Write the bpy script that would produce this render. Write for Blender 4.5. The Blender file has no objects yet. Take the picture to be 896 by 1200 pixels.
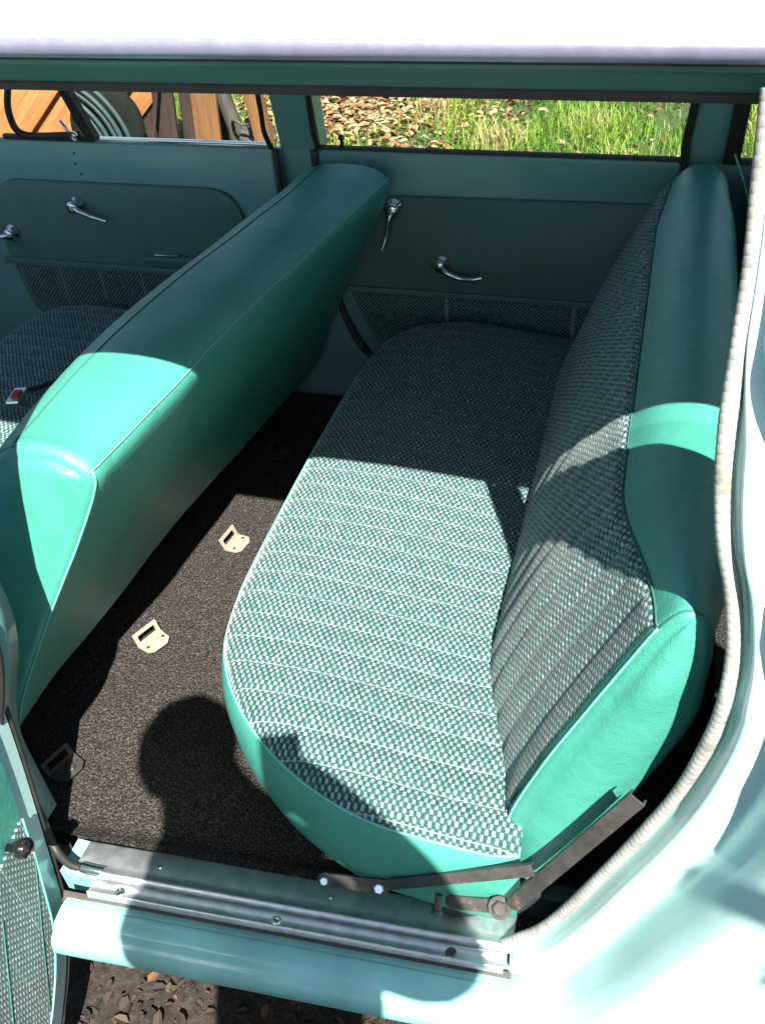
import bpy, bmesh, math, random
from mathutils import Vector, Matrix, noise
random.seed(7)
S = bpy.context.scene
COL = S.collection
R = math.radians

# ------------------------------------------------------------------ helpers
def mesh_obj(name, verts, faces, mat, parent=None, smooth=True, uvs=None, label=None):
    me = bpy.data.meshes.new(name)
    me.from_pydata([tuple(v) for v in verts], [], faces)
    if uvs is not None:
        lay = me.uv_layers.new(name='UVMap')
        for lp in me.loops:
            lay.data[lp.index].uv = uvs[lp.vertex_index]
    me.materials.append(mat)
    bm = bmesh.new(); bm.from_mesh(me); bmesh.ops.recalc_face_normals(bm, faces=bm.faces[:]); bm.to_mesh(me); bm.free()
    if smooth:
        for p in me.polygons: p.use_smooth = True
    me.update()
    o = bpy.data.objects.new(name, me)
    COL.objects.link(o)
    if parent is not None: o.parent = parent
    if label: o['label'] = label
    return o

class MB:
    """collects shapes of one part into one mesh"""
    def __init__(s): s.v = []; s.f = []
    def add(s, v, f):
        n = len(s.v); s.v += [tuple(p) for p in v]; s.f += [tuple(i+n for i in q) for q in f]; return s
    def box(s, lo, hi, b=0.0):
        bm = bmesh.new(); bmesh.ops.create_cube(bm, size=1)
        for v in bm.verts:
            v.co = Vector([(lo[i]+hi[i])/2+v.co[i]*(hi[i]-lo[i]) for i in range(3)])
        if b > 0: bmesh.ops.bevel(bm, geom=bm.edges[:], offset=b, segments=2, profile=.6, affect='EDGES')
        bm.verts.index_update()
        s.add([v.co[:] for v in bm.verts], [[v.index for v in f.verts] for f in bm.faces]); bm.free(); return s
    def obox(s, c, ax, ay, az, size, b=0.0):
        """oriented box, centre c, axes, full sizes"""
        bm = bmesh.new(); bmesh.ops.create_cube(bm, size=1)
        ax, ay, az = [Vector(a).normalized() for a in (ax, ay, az)]
        for v in bm.verts: v.co = Vector([v.co[i]*size[i] for i in range(3)])
        if b > 0: bmesh.ops.bevel(bm, geom=bm.edges[:], offset=b, segments=2, profile=.6, affect='EDGES')
        bm.verts.index_update()
        s.add([Vector(c)+ax*v.co.x+ay*v.co.y+az*v.co.z for v in bm.verts], [[v.index for v in f.verts] for f in bm.faces]); bm.free(); return s
    def prism(s, poly, d, thick):
        """poly: list of 3D points in a plane, extruded by vector d*thick"""
        n = len(poly); d = Vector(d)*thick
        v = [Vector(p) for p in poly]+[Vector(p)+d for p in poly]
        f = [tuple(range(n))[::-1], tuple(range(n, 2*n))]+[(i, (i+1) % n, n+(i+1) % n, n+i) for i in range(n)]
        return s.add(v, f)
    def tube(s, pts, r, seg=10, closed=False, caps=True):
        pts = [Vector(p) for p in pts]; n = len(pts); V = []; F = []
        up = None
        for i, p in enumerate(pts):
            a = pts[(i-1) % n] if (closed or i) else pts[0]
            b = pts[(i+1) % n] if (closed or i < n-1) else pts[-1]
            t = (b-a).normalized()
            if up is None:
                up = Vector((0, 0, 1)) if abs(t.z) < .9 else Vector((1, 0, 0))
            u = (up-t*up.dot(t)).normalized(); up = u; w = t.cross(u)
            rr = r(i/(n-1)) if callable(r) else r
            for k in range(seg):
                an = 2*math.pi*k/seg
                V.append(p+(u*math.cos(an)+w*math.sin(an))*rr)
        m = n if closed else n-1
        for i in range(m):
            for k in range(seg):
                j = (i+1) % n
                F.append((i*seg+k, i*seg+(k+1) % seg, j*seg+(k+1) % seg, j*seg+k))
        if caps and not closed:
            F.append(tuple(range(seg))[::-1]); F.append(tuple((n-1)*seg+k for k in range(seg)))
        return s.add(V, F)
    def lathe(s, c, axis, prof, seg=24):
        """prof: list of (radius, height along axis)"""
        a = Vector(axis).normalized(); u = a.orthogonal().normalized(); w = a.cross(u); c = Vector(c); V = []; F = []
        for r, h in prof:
            for k in range(seg):
                t = 2*math.pi*k/seg; V.append(c+a*h+(u*math.cos(t)+w*math.sin(t))*r)
        for i in range(len(prof)-1):
            for k in range(seg):
                F.append((i*seg+k, i*seg+(k+1) % seg, (i+1)*seg+(k+1) % seg, (i+1)*seg+k))
        F.append(tuple(range(seg))[::-1]); F.append(tuple((len(prof)-1)*seg+k for k in range(seg)))
        return s.add(V, F)
    def build(s, name, mat, parent=None, smooth=False, label=None):
        o = mesh_obj(name, s.v, s.f, mat, parent, smooth=True, label=label)
        if not smooth:
            try: o.data.set_sharp_from_angle(angle=R(35))
            except Exception: pass
        return o

def spline(pts, n, closed=False):
    """Catmull-Rom resample by arc length to n points"""
    P = [Vector(p) for p in pts]; m = len(P); out = []
    seg = m if closed else m-1
    for i in range(seg):
        p0 = P[(i-1) % m] if closed or i else P[0]*2-P[1]
        p1 = P[i]; p2 = P[(i+1) % m]
        p3 = P[(i+2) % m] if closed or i+2 < m else P[-1]*2-P[-2]
        for k in range(24):
            t = k/24
            out.append(.5*((2*p1)+(p2-p0)*t+(2*p0-5*p1+4*p2-p3)*t*t+(3*p1-p0-3*p2+p3)*t**3))
    out.append(P[0].copy() if closed else P[-1].copy())
    L = [0]
    for a, b in zip(out, out[1:]): L.append(L[-1]+(b-a).length)
    T = L[-1]; res = []; j = 0
    cnt = n if closed else n-1
    for i in range(n):
        d = T*i/cnt
        while j < len(L)-2 and L[j+1] < d: j += 1
        q = (d-L[j])/max(1e-9, L[j+1]-L[j]); res.append(out[j].lerp(out[j+1], q))
    return res
def sstep(a, b, x):
    t = min(1, max(0, (x-a)/(b-a))); return t*t*(3-2*t)
def lerp(a, b, t): return a+(b-a)*t
def grid_faces(nu, nv, cu=False, cv=False):
    F = []
    for i in range(nu if cu else nu-1):
        for j in range(nv if cv else nv-1):
            a = i*nv+j; b = i*nv+(j+1) % nv; c = ((i+1) % nu)*nv+(j+1) % nv; d = ((i+1) % nu)*nv+j
            F.append((a, b, c, d))
    return F
def empty(name, loc=(0, 0, 0), label=None, cat=None, group=None):
    o = bpy.data.objects.new(name, None); COL.objects.link(o); o.location = loc; o.empty_display_size = .1
    if label: o['label'] = label
    if cat: o['category'] = cat
    if group: o['group'] = group
    return o
def tag(o, label, cat, group=None):
    o['label'] = label; o['category'] = cat
    if group: o['group'] = group
    return o
def nfx(x, y, z=0, sc=1, seed=0): return noise.noise(Vector((x*sc+seed*7.3, y*sc-seed*3.1, z*sc)))

# ------------------------------------------------------------------ materials
class NT:
    def __init__(s, name):
        s.m = bpy.data.materials.new(name); s.m.use_nodes = True; s.t = s.m.node_tree; s.n = s.t.nodes; s.l = s.t.links
        s.b = s.n['Principled BSDF']
    def node(s, t, **k):
        n = s.n.new(t)
        for a, b in k.items():
            if hasattr(n, a) and a not in ('Scale',): setattr(n, a, b)
            else: n.inputs[a.replace('_', ' ')].default_value = b
        return n
    def link(s, a, b): s.l.new(a, b)
    def coord(s, kind='Object'): return s.node('ShaderNodeTexCoord').outputs[kind]
    def noise(s, scale, detail=4, rough=.6, vec=None):
        n = s.node('ShaderNodeTexNoise'); n.inputs['Scale'].default_value = scale; n.inputs['Detail'].default_value = detail
        n.inputs['Roughness'].default_value = rough; s.link(vec or s.coord(), n.inputs['Vector']); return n.outputs['Fac']
    def voro(s, scale, vec=None, feature='F1', out='Distance'):
        n = s.node('ShaderNodeTexVoronoi'); n.feature = feature; n.inputs['Scale'].default_value = scale
        s.link(vec or s.coord(), n.inputs['Vector']); return n.outputs[out]
    def ramp(s, fac, stops):
        n = s.node('ShaderNodeValToRGB'); e = n.color_ramp.elements
        while len(e) < len(stops): e.new(.5)
        for q, (p, c) in zip(e, stops): q.position = p; q.color = (*c, 1) if len(c) == 3 else c
        s.link(fac, n.inputs['Fac']); return n.outputs['Color']
    def math(s, op, a, b=None, c=None):
        n = s.node('ShaderNodeMath'); n.operation = op
        for i, v in enumerate((a, b, c)):
            if v is None: continue
            if isinstance(v, (int, float)): n.inputs[i].default_value = v
            else: s.link(v, n.inputs[i])
        return n.outputs[0]
    def mix(s, fac, a, b, mode='MIX'):
        n = s.node('ShaderNodeMix'); n.data_type = 'RGBA'; n.blend_type = mode
        for i, v in ((0, fac), (6, a), (7, b)):
            if isinstance(v, (int, float)): n.inputs[i].default_value = v
            elif isinstance(v, tuple): n.inputs[i].default_value = (*v, 1)
            else: s.link(v, n.inputs[i])
        return n.outputs[2]
    def bump(s, h, strength=.3, dist=.001, prev=None):
        n = s.node('ShaderNodeBump'); n.inputs['Strength'].default_value = strength; n.inputs['Distance'].default_value = dist
        s.link(h, n.inputs['Height'])
        if prev is not None: s.link(prev, n.inputs['Normal'])
        s.link(n.outputs[0], s.b.inputs['Normal']); return n.outputs[0]
    def col(s, c):
        if isinstance(c, tuple): s.b.inputs['Base Color'].default_value = (*c, 1)
        else: s.link(c, s.b.inputs['Base Color'])
    def set(s, **k):
        for a, v in k.items():
            i = s.b.inputs[a.replace('_', ' ')]
            if isinstance(v, (int, float, tuple)): i.default_value = v
            else: s.link(v, i)
        return s

def simple(name, c, rough=.5, metal=0, var=.15, vs=8, bump=0, bs=60, coat=0, spec=.5, bd=.001):
    n = NT(name); f = n.noise(vs, 5)
    a = tuple(x*(1-var) for x in c); b = tuple(min(1, x*(1+var)) for x in c)
    n.col(n.ramp(f, [(.3, a), (.7, b)]))
    n.set(Roughness=n.math('MULTIPLY_ADD', n.noise(vs*3, 4), .25, rough-.12), Metallic=metal, Coat_Weight=coat, Coat_Roughness=.08)
    n.b.inputs['Specular IOR Level'].default_value = spec
    if bump: n.bump(n.noise(bs, 4), bump, bd)
    return n.m

def m_vinyl():
    n = NT('vinyl_green'); f = n.noise(6, 5)
    n.col(n.ramp(f, [(.3, (.042, .245, .185)), (.7, (.058, .30, .232))]))
    rn = n.noise(9, 5)
    n.set(Roughness=n.math('MULTIPLY_ADD', rn, .3, .30), Specular_IOR_Level=.6, Coat_Weight=.12, Coat_Roughness=.45)
    g = n.voro(520); w = n.noise(45, 5, .65); big = n.noise(14, 3)
    h = n.math('ADD', n.math('MULTIPLY', g, .35), n.math('ADD', n.math('MULTIPLY', w, .75), n.math('MULTIPLY', big, 2.2)))
    n.bump(h, .5, .0024)
    return n.m
def m_fabric(name, pleat=.047, pu=.0050, pv=.0070):
    """staggered tufts: pale yarn floats over dark teal ground; UV in metres, v runs across the pleats"""
    n = NT(name)
    sp = n.node('ShaderNodeSeparateXYZ'); n.link(n.coord('UV'), sp.inputs[0])
    wob = n.noise(35, 3)
    wob2 = n.noise(900, 2)
    u = n.math('ADD', sp.outputs[0], n.math('MULTIPLY', wob, .006)); v = n.math('ADD', sp.outputs[1], n.math('MULTIPLY', wob, .004))
    su = n.math('SINE', n.math('MULTIPLY', u, math.pi/pu)); sv = n.math('SINE', n.math('MULTIPLY', v, math.pi/pv))
    w = n.math('MULTIPLY', su, sv)
    w2 = n.math('ADD', w, n.math('MULTIPLY', n.math('SUBTRACT', wob2, .5), .9))
    tone = n.noise(140, 3)
    fac = n.node('ShaderNodeMapRange'); fac.inputs[1].default_value = -.05; fac.inputs[2].default_value = .5
    n.link(w2, fac.inputs[0])
    light = n.ramp(tone, [(.3, (.085, .165, .153)), (.5, (.215, .29, .275)), (.68, (.45, .51, .495))])
    cb = n.node('ShaderNodeCombineXYZ'); n.link(n.math('FLOOR', n.math('DIVIDE', u, pu)), cb.inputs[0]); n.link(n.math('FLOOR', n.math('DIVIDE', v, pv)), cb.inputs[1])
    wn = n.node('ShaderNodeTexWhiteNoise'); wn.noise_dimensions = '3D'; n.link(cb.outputs[0], wn.inputs['Vector'])
    gr_ = n.node('ShaderNodeCombineColor'); kk = n.math('MULTIPLY_ADD', wn.outputs['Value'], .4, .8)
    for q in range(3): n.link(kk, gr_.inputs[q])
    light = n.mix(1.0, light, gr_.outputs[0], 'MULTIPLY')
    dark = n.ramp(n.noise(300, 2), [(.35, (.008, .040, .040)), (.65, (.022, .088, .082))])
    c = n.mix(fac.outputs[0], dark, light)
    # pleat seam: a line of stitched pale yarn
    pl = n.math('ABSOLUTE', n.math('SUBTRACT', n.math('FRACT', n.math('DIVIDE', sp.outputs[1], pleat)), .5))
    ln = n.math('LESS_THAN', pl, .013)
    c = n.mix(n.math('MULTIPLY', ln, n.math('MULTIPLY_ADD', tone, .9, .1)), c, (.33, .44, .42))
    n.col(c)
    n.set(Roughness=.8, Sheen_Weight=.27, Sheen_Roughness=.4, Specular_IOR_Level=.2)
    h = n.math('ADD', n.math('ABSOLUTE', w), n.math('MULTIPLY', fac.outputs[0], .5))
    n.bump(h, .5, .0011)
    return n.m
def m_carpet():
    n = NT('carpet_loop'); f = n.noise(260, 4, .75); p = n.noise(5, 5)
    c = n.ramp(f, [(.36, (.010, .009, .0085)), (.5, (.038, .034, .032)), (.66, (.16, .138, .125))])
    n.col(n.mix(n.math('MULTIPLY', p, .45), c, (.022, .020, .020)))
    n.set(Roughness=.95, Specular_IOR_Level=.1)
    n.bump(n.math('ADD', n.voro(240), n.noise(420, 3)), 1, .004)
    return n.m
def m_wood(name, a, b, c):
    n = NT(name)
    mp = n.node('ShaderNodeMapping'); mp.inputs['Scale'].default_value = (14, 14, .9); n.link(n.coord(), mp.inputs[0])
    f = n.noise(3.2, 8, .65, mp.outputs[0]); g = n.noise(2.2, 3)
    n.col(n.mix(n.math('MULTIPLY', g, .5), n.ramp(f, [(.3, a), (.5, b), (.7, c)]), a))
    n.set(Roughness=.75); n.bump(f, .5, .004); return n.m
def m_ground():
    n = NT('lawn_soil'); f = n.noise(1.2, 6); g = n.noise(60, 6, .7)
    grass = n.ramp(g, [(.3, (.03, .055, .012)), (.7, (.09, .13, .03))])
    soil = n.ramp(g, [(.25, (.010, .008, .006)), (.5, (.035, .026, .019)), (.75, (.08, .06, .045))])  # soil darkened along with the mulch to suggest shade
    sp = n.node('ShaderNodeSeparateXYZ'); n.link(n.coord(), sp.inputs[0])
    near = n.math('LESS_THAN', n.math('ADD', sp.outputs[1], n.math('MULTIPLY', f, .8)), 2.9)
    n.col(n.mix(near, grass, soil)); n.set(Roughness=.95); n.bump(g, 1, .02); return n.m
def m_attr(name, stops, rough=.6, trans=0):
    n = NT(name); a = n.node('ShaderNodeAttribute'); a.attribute_name = 'tone'
    n.col(n.ramp(a.outputs['Fac'], stops)); n.set(Roughness=rough, Specular_IOR_Level=.25)
    if trans:
        t = n.node('ShaderNodeBsdfTranslucent'); n.link(n.ramp(a.outputs['Fac'], stops), t.inputs[0])
        mx = n.node('ShaderNodeMixShader'); mx.inputs[0].default_value = trans
        n.link(n.b.outputs[0], mx.inputs[1]); n.link(t.outputs[0], mx.inputs[2]); n.link(mx.outputs[0], n.n['Material Output'].inputs[0])
    return n.m
def m_glass():
    n = NT('window_glass'); tr = n.node('ShaderNodeBsdfTransparent'); tr.inputs[0].default_value = (.93, .96, .95, 1)
    gl = n.node('ShaderNodeBsdfGlossy'); gl.inputs['Roughness'].default_value = .02
    g = n.node('ShaderNodeNewGeometry'); dt = n.node('ShaderNodeVectorMath'); dt.operation = 'DOT_PRODUCT'
    n.link(g.outputs['Incoming'], dt.inputs[0]); n.link(g.outputs['Normal'], dt.inputs[1])
    fr = n.math('MULTIPLY_ADD', n.math('POWER', n.math('SUBTRACT', 1.0, n.math('ABSOLUTE', dt.outputs['Value'])), 5.0), .96, .035)
    mx = n.node('ShaderNodeMixShader'); n.link(fr, mx.inputs[0]); n.link(tr.outputs[0], mx.inputs[1]); n.link(gl.outputs[0], mx.inputs[2])
    n.link(mx.outputs[0], n.n['Material Output'].inputs[0]); return n.m
def m_alu():
    n = NT('scuffed_aluminium'); mp = n.node('ShaderNodeMapping'); mp.inputs['Scale'].default_value = (2, 60, 60); n.link(n.coord(), mp.inputs[0])
    f = n.noise(4, 6, .7, mp.outputs[0]); g = n.noise(40, 5, .7)
    n.col(n.ramp(g, [(.3, (.42, .44, .46)), (.55, (.56, .58, .61)), (.75, (.66, .66, .66))]))
    n.set(Metallic=.85, Roughness=n.math('MULTIPLY_ADD', g, .35, .28)); n.bump(n.math('ADD', f, g), .25, .0007); return n.m
def m_rust():
    n = NT('worn_steel'); g = n.noise(24, 6, .7)
    n.col(n.ramp(g, [(.35, (.040, .038, .038)), (.60, (.085, .078, .073)), (.68, (.27, .16, .09)), (.78, (.17, .09, .05))]))
    n.set(Metallic=.45, Roughness=.55); n.bump(g, .3, .001); return n.m
def m_stained_cream():
    n = NT('cream_windlace'); g = n.noise(30, 5, .7)
    n.col(n.ramp(g, [(.3, (.17, .15, .12)), (.46, (.27, .265, .25)), (.7, (.36, .355, .34))])); n.set(Roughness=.7); n.bump(n.noise(500, 2), .3, .001); return n.m

VINYL = m_vinyl(); FABRIC = m_fabric('tufted_fabric'); CARPET = m_carpet()
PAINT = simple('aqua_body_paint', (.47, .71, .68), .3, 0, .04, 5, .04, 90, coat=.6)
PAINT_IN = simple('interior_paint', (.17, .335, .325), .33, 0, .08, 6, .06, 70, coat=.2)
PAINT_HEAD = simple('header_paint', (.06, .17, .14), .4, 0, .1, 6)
WHITE = simple('roof_white_paint', (.80, .81, .84), .3, 0, .02, 5, coat=.5)
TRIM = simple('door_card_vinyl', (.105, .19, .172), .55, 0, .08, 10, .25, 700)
DRIP = simple('drip_metal_sky_tint', (.30, .29, .40), .34, .55, .12, 40, .25, 150); CREAM = m_stained_cream(); ALU = m_alu(); STEEL = m_rust()  # lavender in the drip rail metal stands in for shade and sky reflection
CHROME = simple('chrome', (.78, .78, .80), .16, 1, .05, 20)
RUBBER = simple('black_rubber', (.018, .017, .016), .55, 0, .3, 30, .2, 200)
SEAL = simple('aged_seal', (.05, .04, .034), .7, 0, .3, 30, .3, 200)
DARKMETAL = simple('dark_underseat', (.015, .022, .026), .7, 0, .3, 12)
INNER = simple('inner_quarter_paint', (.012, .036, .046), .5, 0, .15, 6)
PIPING = simple('pale_piping', (.14, .44, .36), .45, 0, .1, 40)
STITCH = simple('dark_stitch', (.03, .12, .10), .8, 0, .2, 100)
GLASS = m_glass()
HEADLINER = simple('headliner', (.20, .24, .23), .85, 0, .1, 20)
ZINC = simple('zinc_plate', (.40, .355, .27), .45, .4, .15, 60, .2, 200)
BAKELITE = simple('black_knob', (.008, .006, .006), .12, 0, .2, 20, coat=1)
REDTAG = simple('red_button', (.5, .03, .03), .4)
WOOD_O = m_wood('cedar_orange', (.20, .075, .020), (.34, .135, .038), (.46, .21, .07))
WOOD_D = m_wood('weathered_brown', (.016, .009, .006), (.036, .019, .012), (.065, .036, .024))
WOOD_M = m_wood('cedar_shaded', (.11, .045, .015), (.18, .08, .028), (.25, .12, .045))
BARK = m_wood('bark_grey', (.025, .021, .017), (.07, .058, .048), (.13, .11, .09))
HOSE = simple('hose_green', (.02, .045, .045), .6, 0, .2, 30)
TYRE = simple('tyre_rubber', (.010, .011, .010), .9, 0, .2, 60, .4, 100, spec=.08)

def gd(z): return lerp(1, .32, sstep(1.05, 1.33, z))
def yt(z): return 0.0 if z < .95 else .14*(z-.95)/.5      # tumblehome of the near side

CAR = empty('station_wagon', (0, 0, 0), 'aqua station wagon with white roof and green vinyl bench seats, its near rear door open', 'car')

# ------------------------------------------------------------------ floor
def skew0(x): return .065*(x+.33)
V = []; U = []
nx, ny = 70, 90
for i in range(nx):
    for j in range(ny):
        x = lerp(-1.02, .75, i/(nx-1)); y = lerp(.012, 1.37, j/(ny-1))
        z = .30+.006*nfx(x, y, 0, 6)
        z += .030*sstep(.075, .045, y+0*x-skew0(x))
        V.append((x, y, z))
mesh_obj('carpet', V, grid_faces(nx, ny), CARPET, CAR)
m = MB(); m.box((-1.9, .02, .20), (1.7, 1.40, .27)); m.build('floor_pan', DARKMETAL, CAR)
m = MB(); m.box((-1.95, .06, .275), (-1.03, 1.36, .33)); m.build('carpet', CARPET, CAR)

# ------------------------------------------------------------------ front seat
def closed_profile(pts, n): return spline([Vector((p[0], p[1], 0)) for p in pts], n, closed=True)
FS = [(-1.03, .42), (-1.01, .55), (-.97, .70), (-.925, .82), (-.888, .895), (-.85, .932), (-.80, .948), (-.74, .951), (-.695, .943),
      (-.662, .920), (-.666, .885), (-.706, .80), (-.758, .70), (-.808, .60), (-.850, .51), (-.885, .43), (-.95, .405)]
NP = 110
fsp = closed_profile(FS, NP)
def prof_inset(pr, d):
    n = len(pr); out = []
    for i in range(n):
        t = (pr[(i+1) % n]-pr[i-1]).normalized(); nn = Vector((-t.y, t.x, 0))
        out.append(pr[i]-nn*d)
    return out
def lens_cap(V, F, base, sgn, NR, sub=10, puff=.016, wid=.09):
    """closes the end of a thin bent profile by strips between its front and back edge"""
    h_ = NR//2; rowsx = []
    for k in range(h_+1):
        i, j = k, (NR-k) % NR
        if i == j % NR or k == h_ and i == j: rowsx.append([base+i]*(sub+1)); continue
        a, b = V[base+i], V[base+j]; row = [base+i]
        for q in range(1, sub):
            f = q/sub; p = a.lerp(b, f); w_ = min(1, (b-a).length/wid)
            p.y += sgn*puff*w_*math.sin(f*math.pi)**.7+.0035*nfx(p.x, p.z, 0, 18)*math.sin(f*math.pi); row.append(len(V)); V.append(p)
        row.append(base+j); rowsx.append(row)
    for r0, r1 in zip(rowsx, rowsx[1:]):
        for q in range(sub):
            f = [r0[q], r0[q+1], r1[q+1], r1[q]]; g = []
            for i in f:
                if i not in g: g.append(i)
            if len(g) > 2: F.append(tuple(g))
# orientation test so that inset shrinks
def area(pr): return sum(pr[i].x*pr[(i+1) % len(pr)].y-pr[(i+1) % len(pr)].x*pr[i].y for i in range(len(pr)))/2
SG = 1 if abs(area(prof_inset(fsp, .01))) < abs(area(fsp)) else -1
def fs_near(z): return lerp(.10, .228, sstep(.36, 1.0, z))
def fs_skew(y, z): return .085*sstep(.45, 1.5, y)*1.25-.022*sstep(.5, .2, y)
YN, YF = 0, 1
def fs_point(p, t, ins):
    """t in 0..1 along the bench"""
    z = p.y; y0 = fs_near(z); y1 = 1.32
    y = lerp(y0, y1, t)
    puff = .006*math.sin(t*math.pi)
    rnd_ = .050*sstep(.58, .17, y)**1.6*sstep(-.73, -.86, p.x)*sstep(.66, .90, z)      # the top corner is rounded towards the door
    return Vector((p.x+fs_skew(y, z)+rnd_, y, z+.004*nfx(p.x, y, z, 7)))
secs = []
ys = []
r = .017
for k in range(7):
    a = k/6*math.pi/2; secs.append((prof_inset(fsp, SG*r*(1-math.sin(a))), r*(1-math.cos(a)), 0))
for k in range(1, 60): secs.append((fsp, None, k/60))
for k in range(7):
    a = math.pi/2*(1-k/6); secs.append((prof_inset(fsp, SG*r*(1-math.sin(a))), r*(1-math.cos(a)), 1))
V = []
for pr, dy, t in secs:
    for p in pr:
        q = fs_point(p, t, 0)
        if dy is not None:
            q.y += dy*0+(.0 if t == 0 else 0)
            # first ring is the face of the end, last ring joins the body
        V.append(q)
# shift end rings so that the rounded edge has depth
n = len(secs)
for s_i in range(7):
    a = s_i/6*math.pi/2
    for k in range(NP):
        V[s_i*NP+k].y += r*(1-math.cos(a))
        V[(n-1-s_i)*NP+k].y -= r*(1-math.cos(a))
F = grid_faces(n, NP, cv=True)
# end caps: rings shrinking to the centre with a soft dome
def cap(V, F, ring, sgn, rings=8, dome=.012, wr=.0):
    base = [V[i] for i in ring]; c = sum(base, Vector())/len(base); prev = ring
    for q in range(1, rings):
        f = 1-q/rings; cur = []
        for b in base:
            p = c.lerp(b, f); p.y += sgn*dome*(1-f*f)+wr*nfx(p.x, p.z, 0, 16)
            cur.append(len(V)); V.append(p)
        m_ = len(ring)
        for i in range(m_): F.append((prev[i], prev[(i+1) % m_], cur[(i+1) % m_], cur[i]))
        prev = cur
    V.append(c+Vector((0, sgn*dome, 0)))
    for i in range(len(prev)): F.append((prev[i], prev[(i+1) % len(prev)], len(V)-1))
lens_cap(V, F, 0, -1, NP, 12, .014, .12); lens_cap(V, F, (n-1)*NP, 1, NP, 12, .012, .12)
fsb = mesh_obj('front_seat_backrest', V, F, VINYL, CAR)
def fs_surf(x, z, y):      # nearest profile point, at bench position y
    return Vector((x+fs_skew(y, z), y, z))
# seams and piping
def near_idx(x, z): return min(range(NP), key=lambda i: (fsp[i].x-x)**2+(fsp[i].y-z)**2)
for (x, z), nm, mt, rr in (((-.664, .922), 'piping', PIPING, .0017), ((-.815, .946), 'stitched_seam', STITCH, .0012)):
    i = near_idx(x, z)
    pts = [V[s_i*NP+i]+Vector((0, 0, .0004)) for s_i in range(3, n-3)]
    MB().tube(pts, rr, 6).build(nm, mt, fsb, True)
ring = 4
idx = [i for i in range(NP)]
i0, i1 = near_idx(-.664, .922), near_idx(-.885, .43)
seq = []
i = i0
while True:
    seq.append(V[ring*NP+i]+Vector((.0008, -.0008, 0)))
    if i == i1: break
    i = (i+1) % NP
MB().tube(spline(seq, 60), .0019, 6).build('piping', PIPING, fsb, True)
i0, i1 = near_idx(-.86, .92), near_idx(-.664, .922)
seq = []; i = i0
while True:
    seq.append(V[ring*NP+i]+Vector((0, -.0003, .0006)))
    if i == i1: break
    i = (i+1) % NP
MB().tube(spline(seq, 40), .0011, 6).build('stitched_seam', simple('seam_thread', (.09, .34, .28), .6), fsb, True)

# fabric cushions (plan outline, crown, skirt) ------------------------------
def cushion(name, x0, x1, yn, yf, ztop, zrear, rad, skirt, mat_skirt, parent, pleat_amp=.0052, bulge=.012, flip=False, pleat=.047):
    """front edge x0, rear x1 (x0<x1 when not flipped); corners at the front are rounded in plan"""
    rx, ry = rad
    def ynear(x):
        d = (x0+rx-x)/rx
        if d <= 0: return yn+.010*max(0, (x-(x1-.045))/.045)**2
        return yn+ry*(1-max(0, 1-min(1, d)**1.8)**.556)
    def yfar(x):
        d = (x0+rx*.6-x)/(rx*.6)
        if d <= 0: return yf
        return yf-ry*.7*(1-math.sqrt(max(0, 1-min(1, d)**2)))
    nu, nv = 90, 260
    V = []; U = []
    for i in range(nu):
        s_ = i/(nu-1); x = x0+(x1-x0)*(1-math.cos(s_*math.pi/2)) if s_ < .999 else x1
        a, b = ynear(x), yfar(x)
        for j in range(nv):
            y = lerp(a, b, j/(nv-1))
            dn = min(y-a, b-y); 
            # distance from the rounded outline
            dx = (x-x0)*.9+1e-4
            dd = min(dn+.0, dx)
            z = lerp(ztop, zrear, sstep(x0+.1, x1, x))
            z -= .015*math.exp(-dn/.014)+.016*math.exp(-dx/.018)
            z -= .018*math.exp(-dn/.10)
            ph = (y/pleat) % 1.0
            z += pleat_amp*(abs(math.sin(math.pi*(ph+.5)))**.5)*sstep(0, .02, dd)
            z += .004*nfx(x, y, 0, 5, 2)
            X = x if not flip else x
            V.append(Vector((X, y, z))); U.append((x, y))
    fab = (V, grid_faces(nu, nv), U)
    # outline loop: rear-near -> front -> far-rear
    loop = [V[i*nv] for i in range(nu-1, -1, -1)]+[V[j] for j in range(1, nv)]+[V[i*nv+nv-1] for i in range(1, nu)]
    loop = spline(loop[::3]+[loop[-1]], 260)
    SV = []; rows = len(skirt)
    for (off, dz) in skirt:
        for k, p in enumerate(loop):
            a_ = loop[max(0, k-1)]; b_ = loop[min(len(loop)-1, k+1)]
            t = (b_-a_); t.z = 0; t.normalize(); nrm = Vector((t.y, -t.x, 0))
            if nrm.dot(p-Vector(((x0+x1)/2+.1, (yn+yf)/2, p.z))) < 0: nrm = -nrm
            o_ = off+.003*nfx(p.x, p.y, dz, 9)*(dz < -.01)
            SV.append(p+nrm*o_+Vector((0, 0, dz if dz > -.15 else lerp(dz, dz, 1))))
    body = mesh_obj(name, SV, grid_faces(rows, len(loop)), mat_skirt, parent)
    mesh_obj('fabric_panel', fab[0], fab[1], FABRIC, body, uvs=fab[2])
    MB().tube([p+Vector((0, 0, .001)) for p in loop], .0019, 8).build('piping', PIPING, body, True)
    return body
SK = [(0, 0), (.004, -.006), (.010, -.03), (.013, -.07), (.010, -.12), (.0, -.165), (-.022, -.21), (-.045, -.232), (-.10, -.24)]
cushion('rear_seat_cushion', -.583, -.06, .015, 1.33, .607, .575, (.36, .32), SK, VINYL, CAR)
cushion('front_seat_cushion', -1.50, -.96, .12, 1.27, .60, .575, (.24, .20), SK[:-1], VINYL, CAR)

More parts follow.
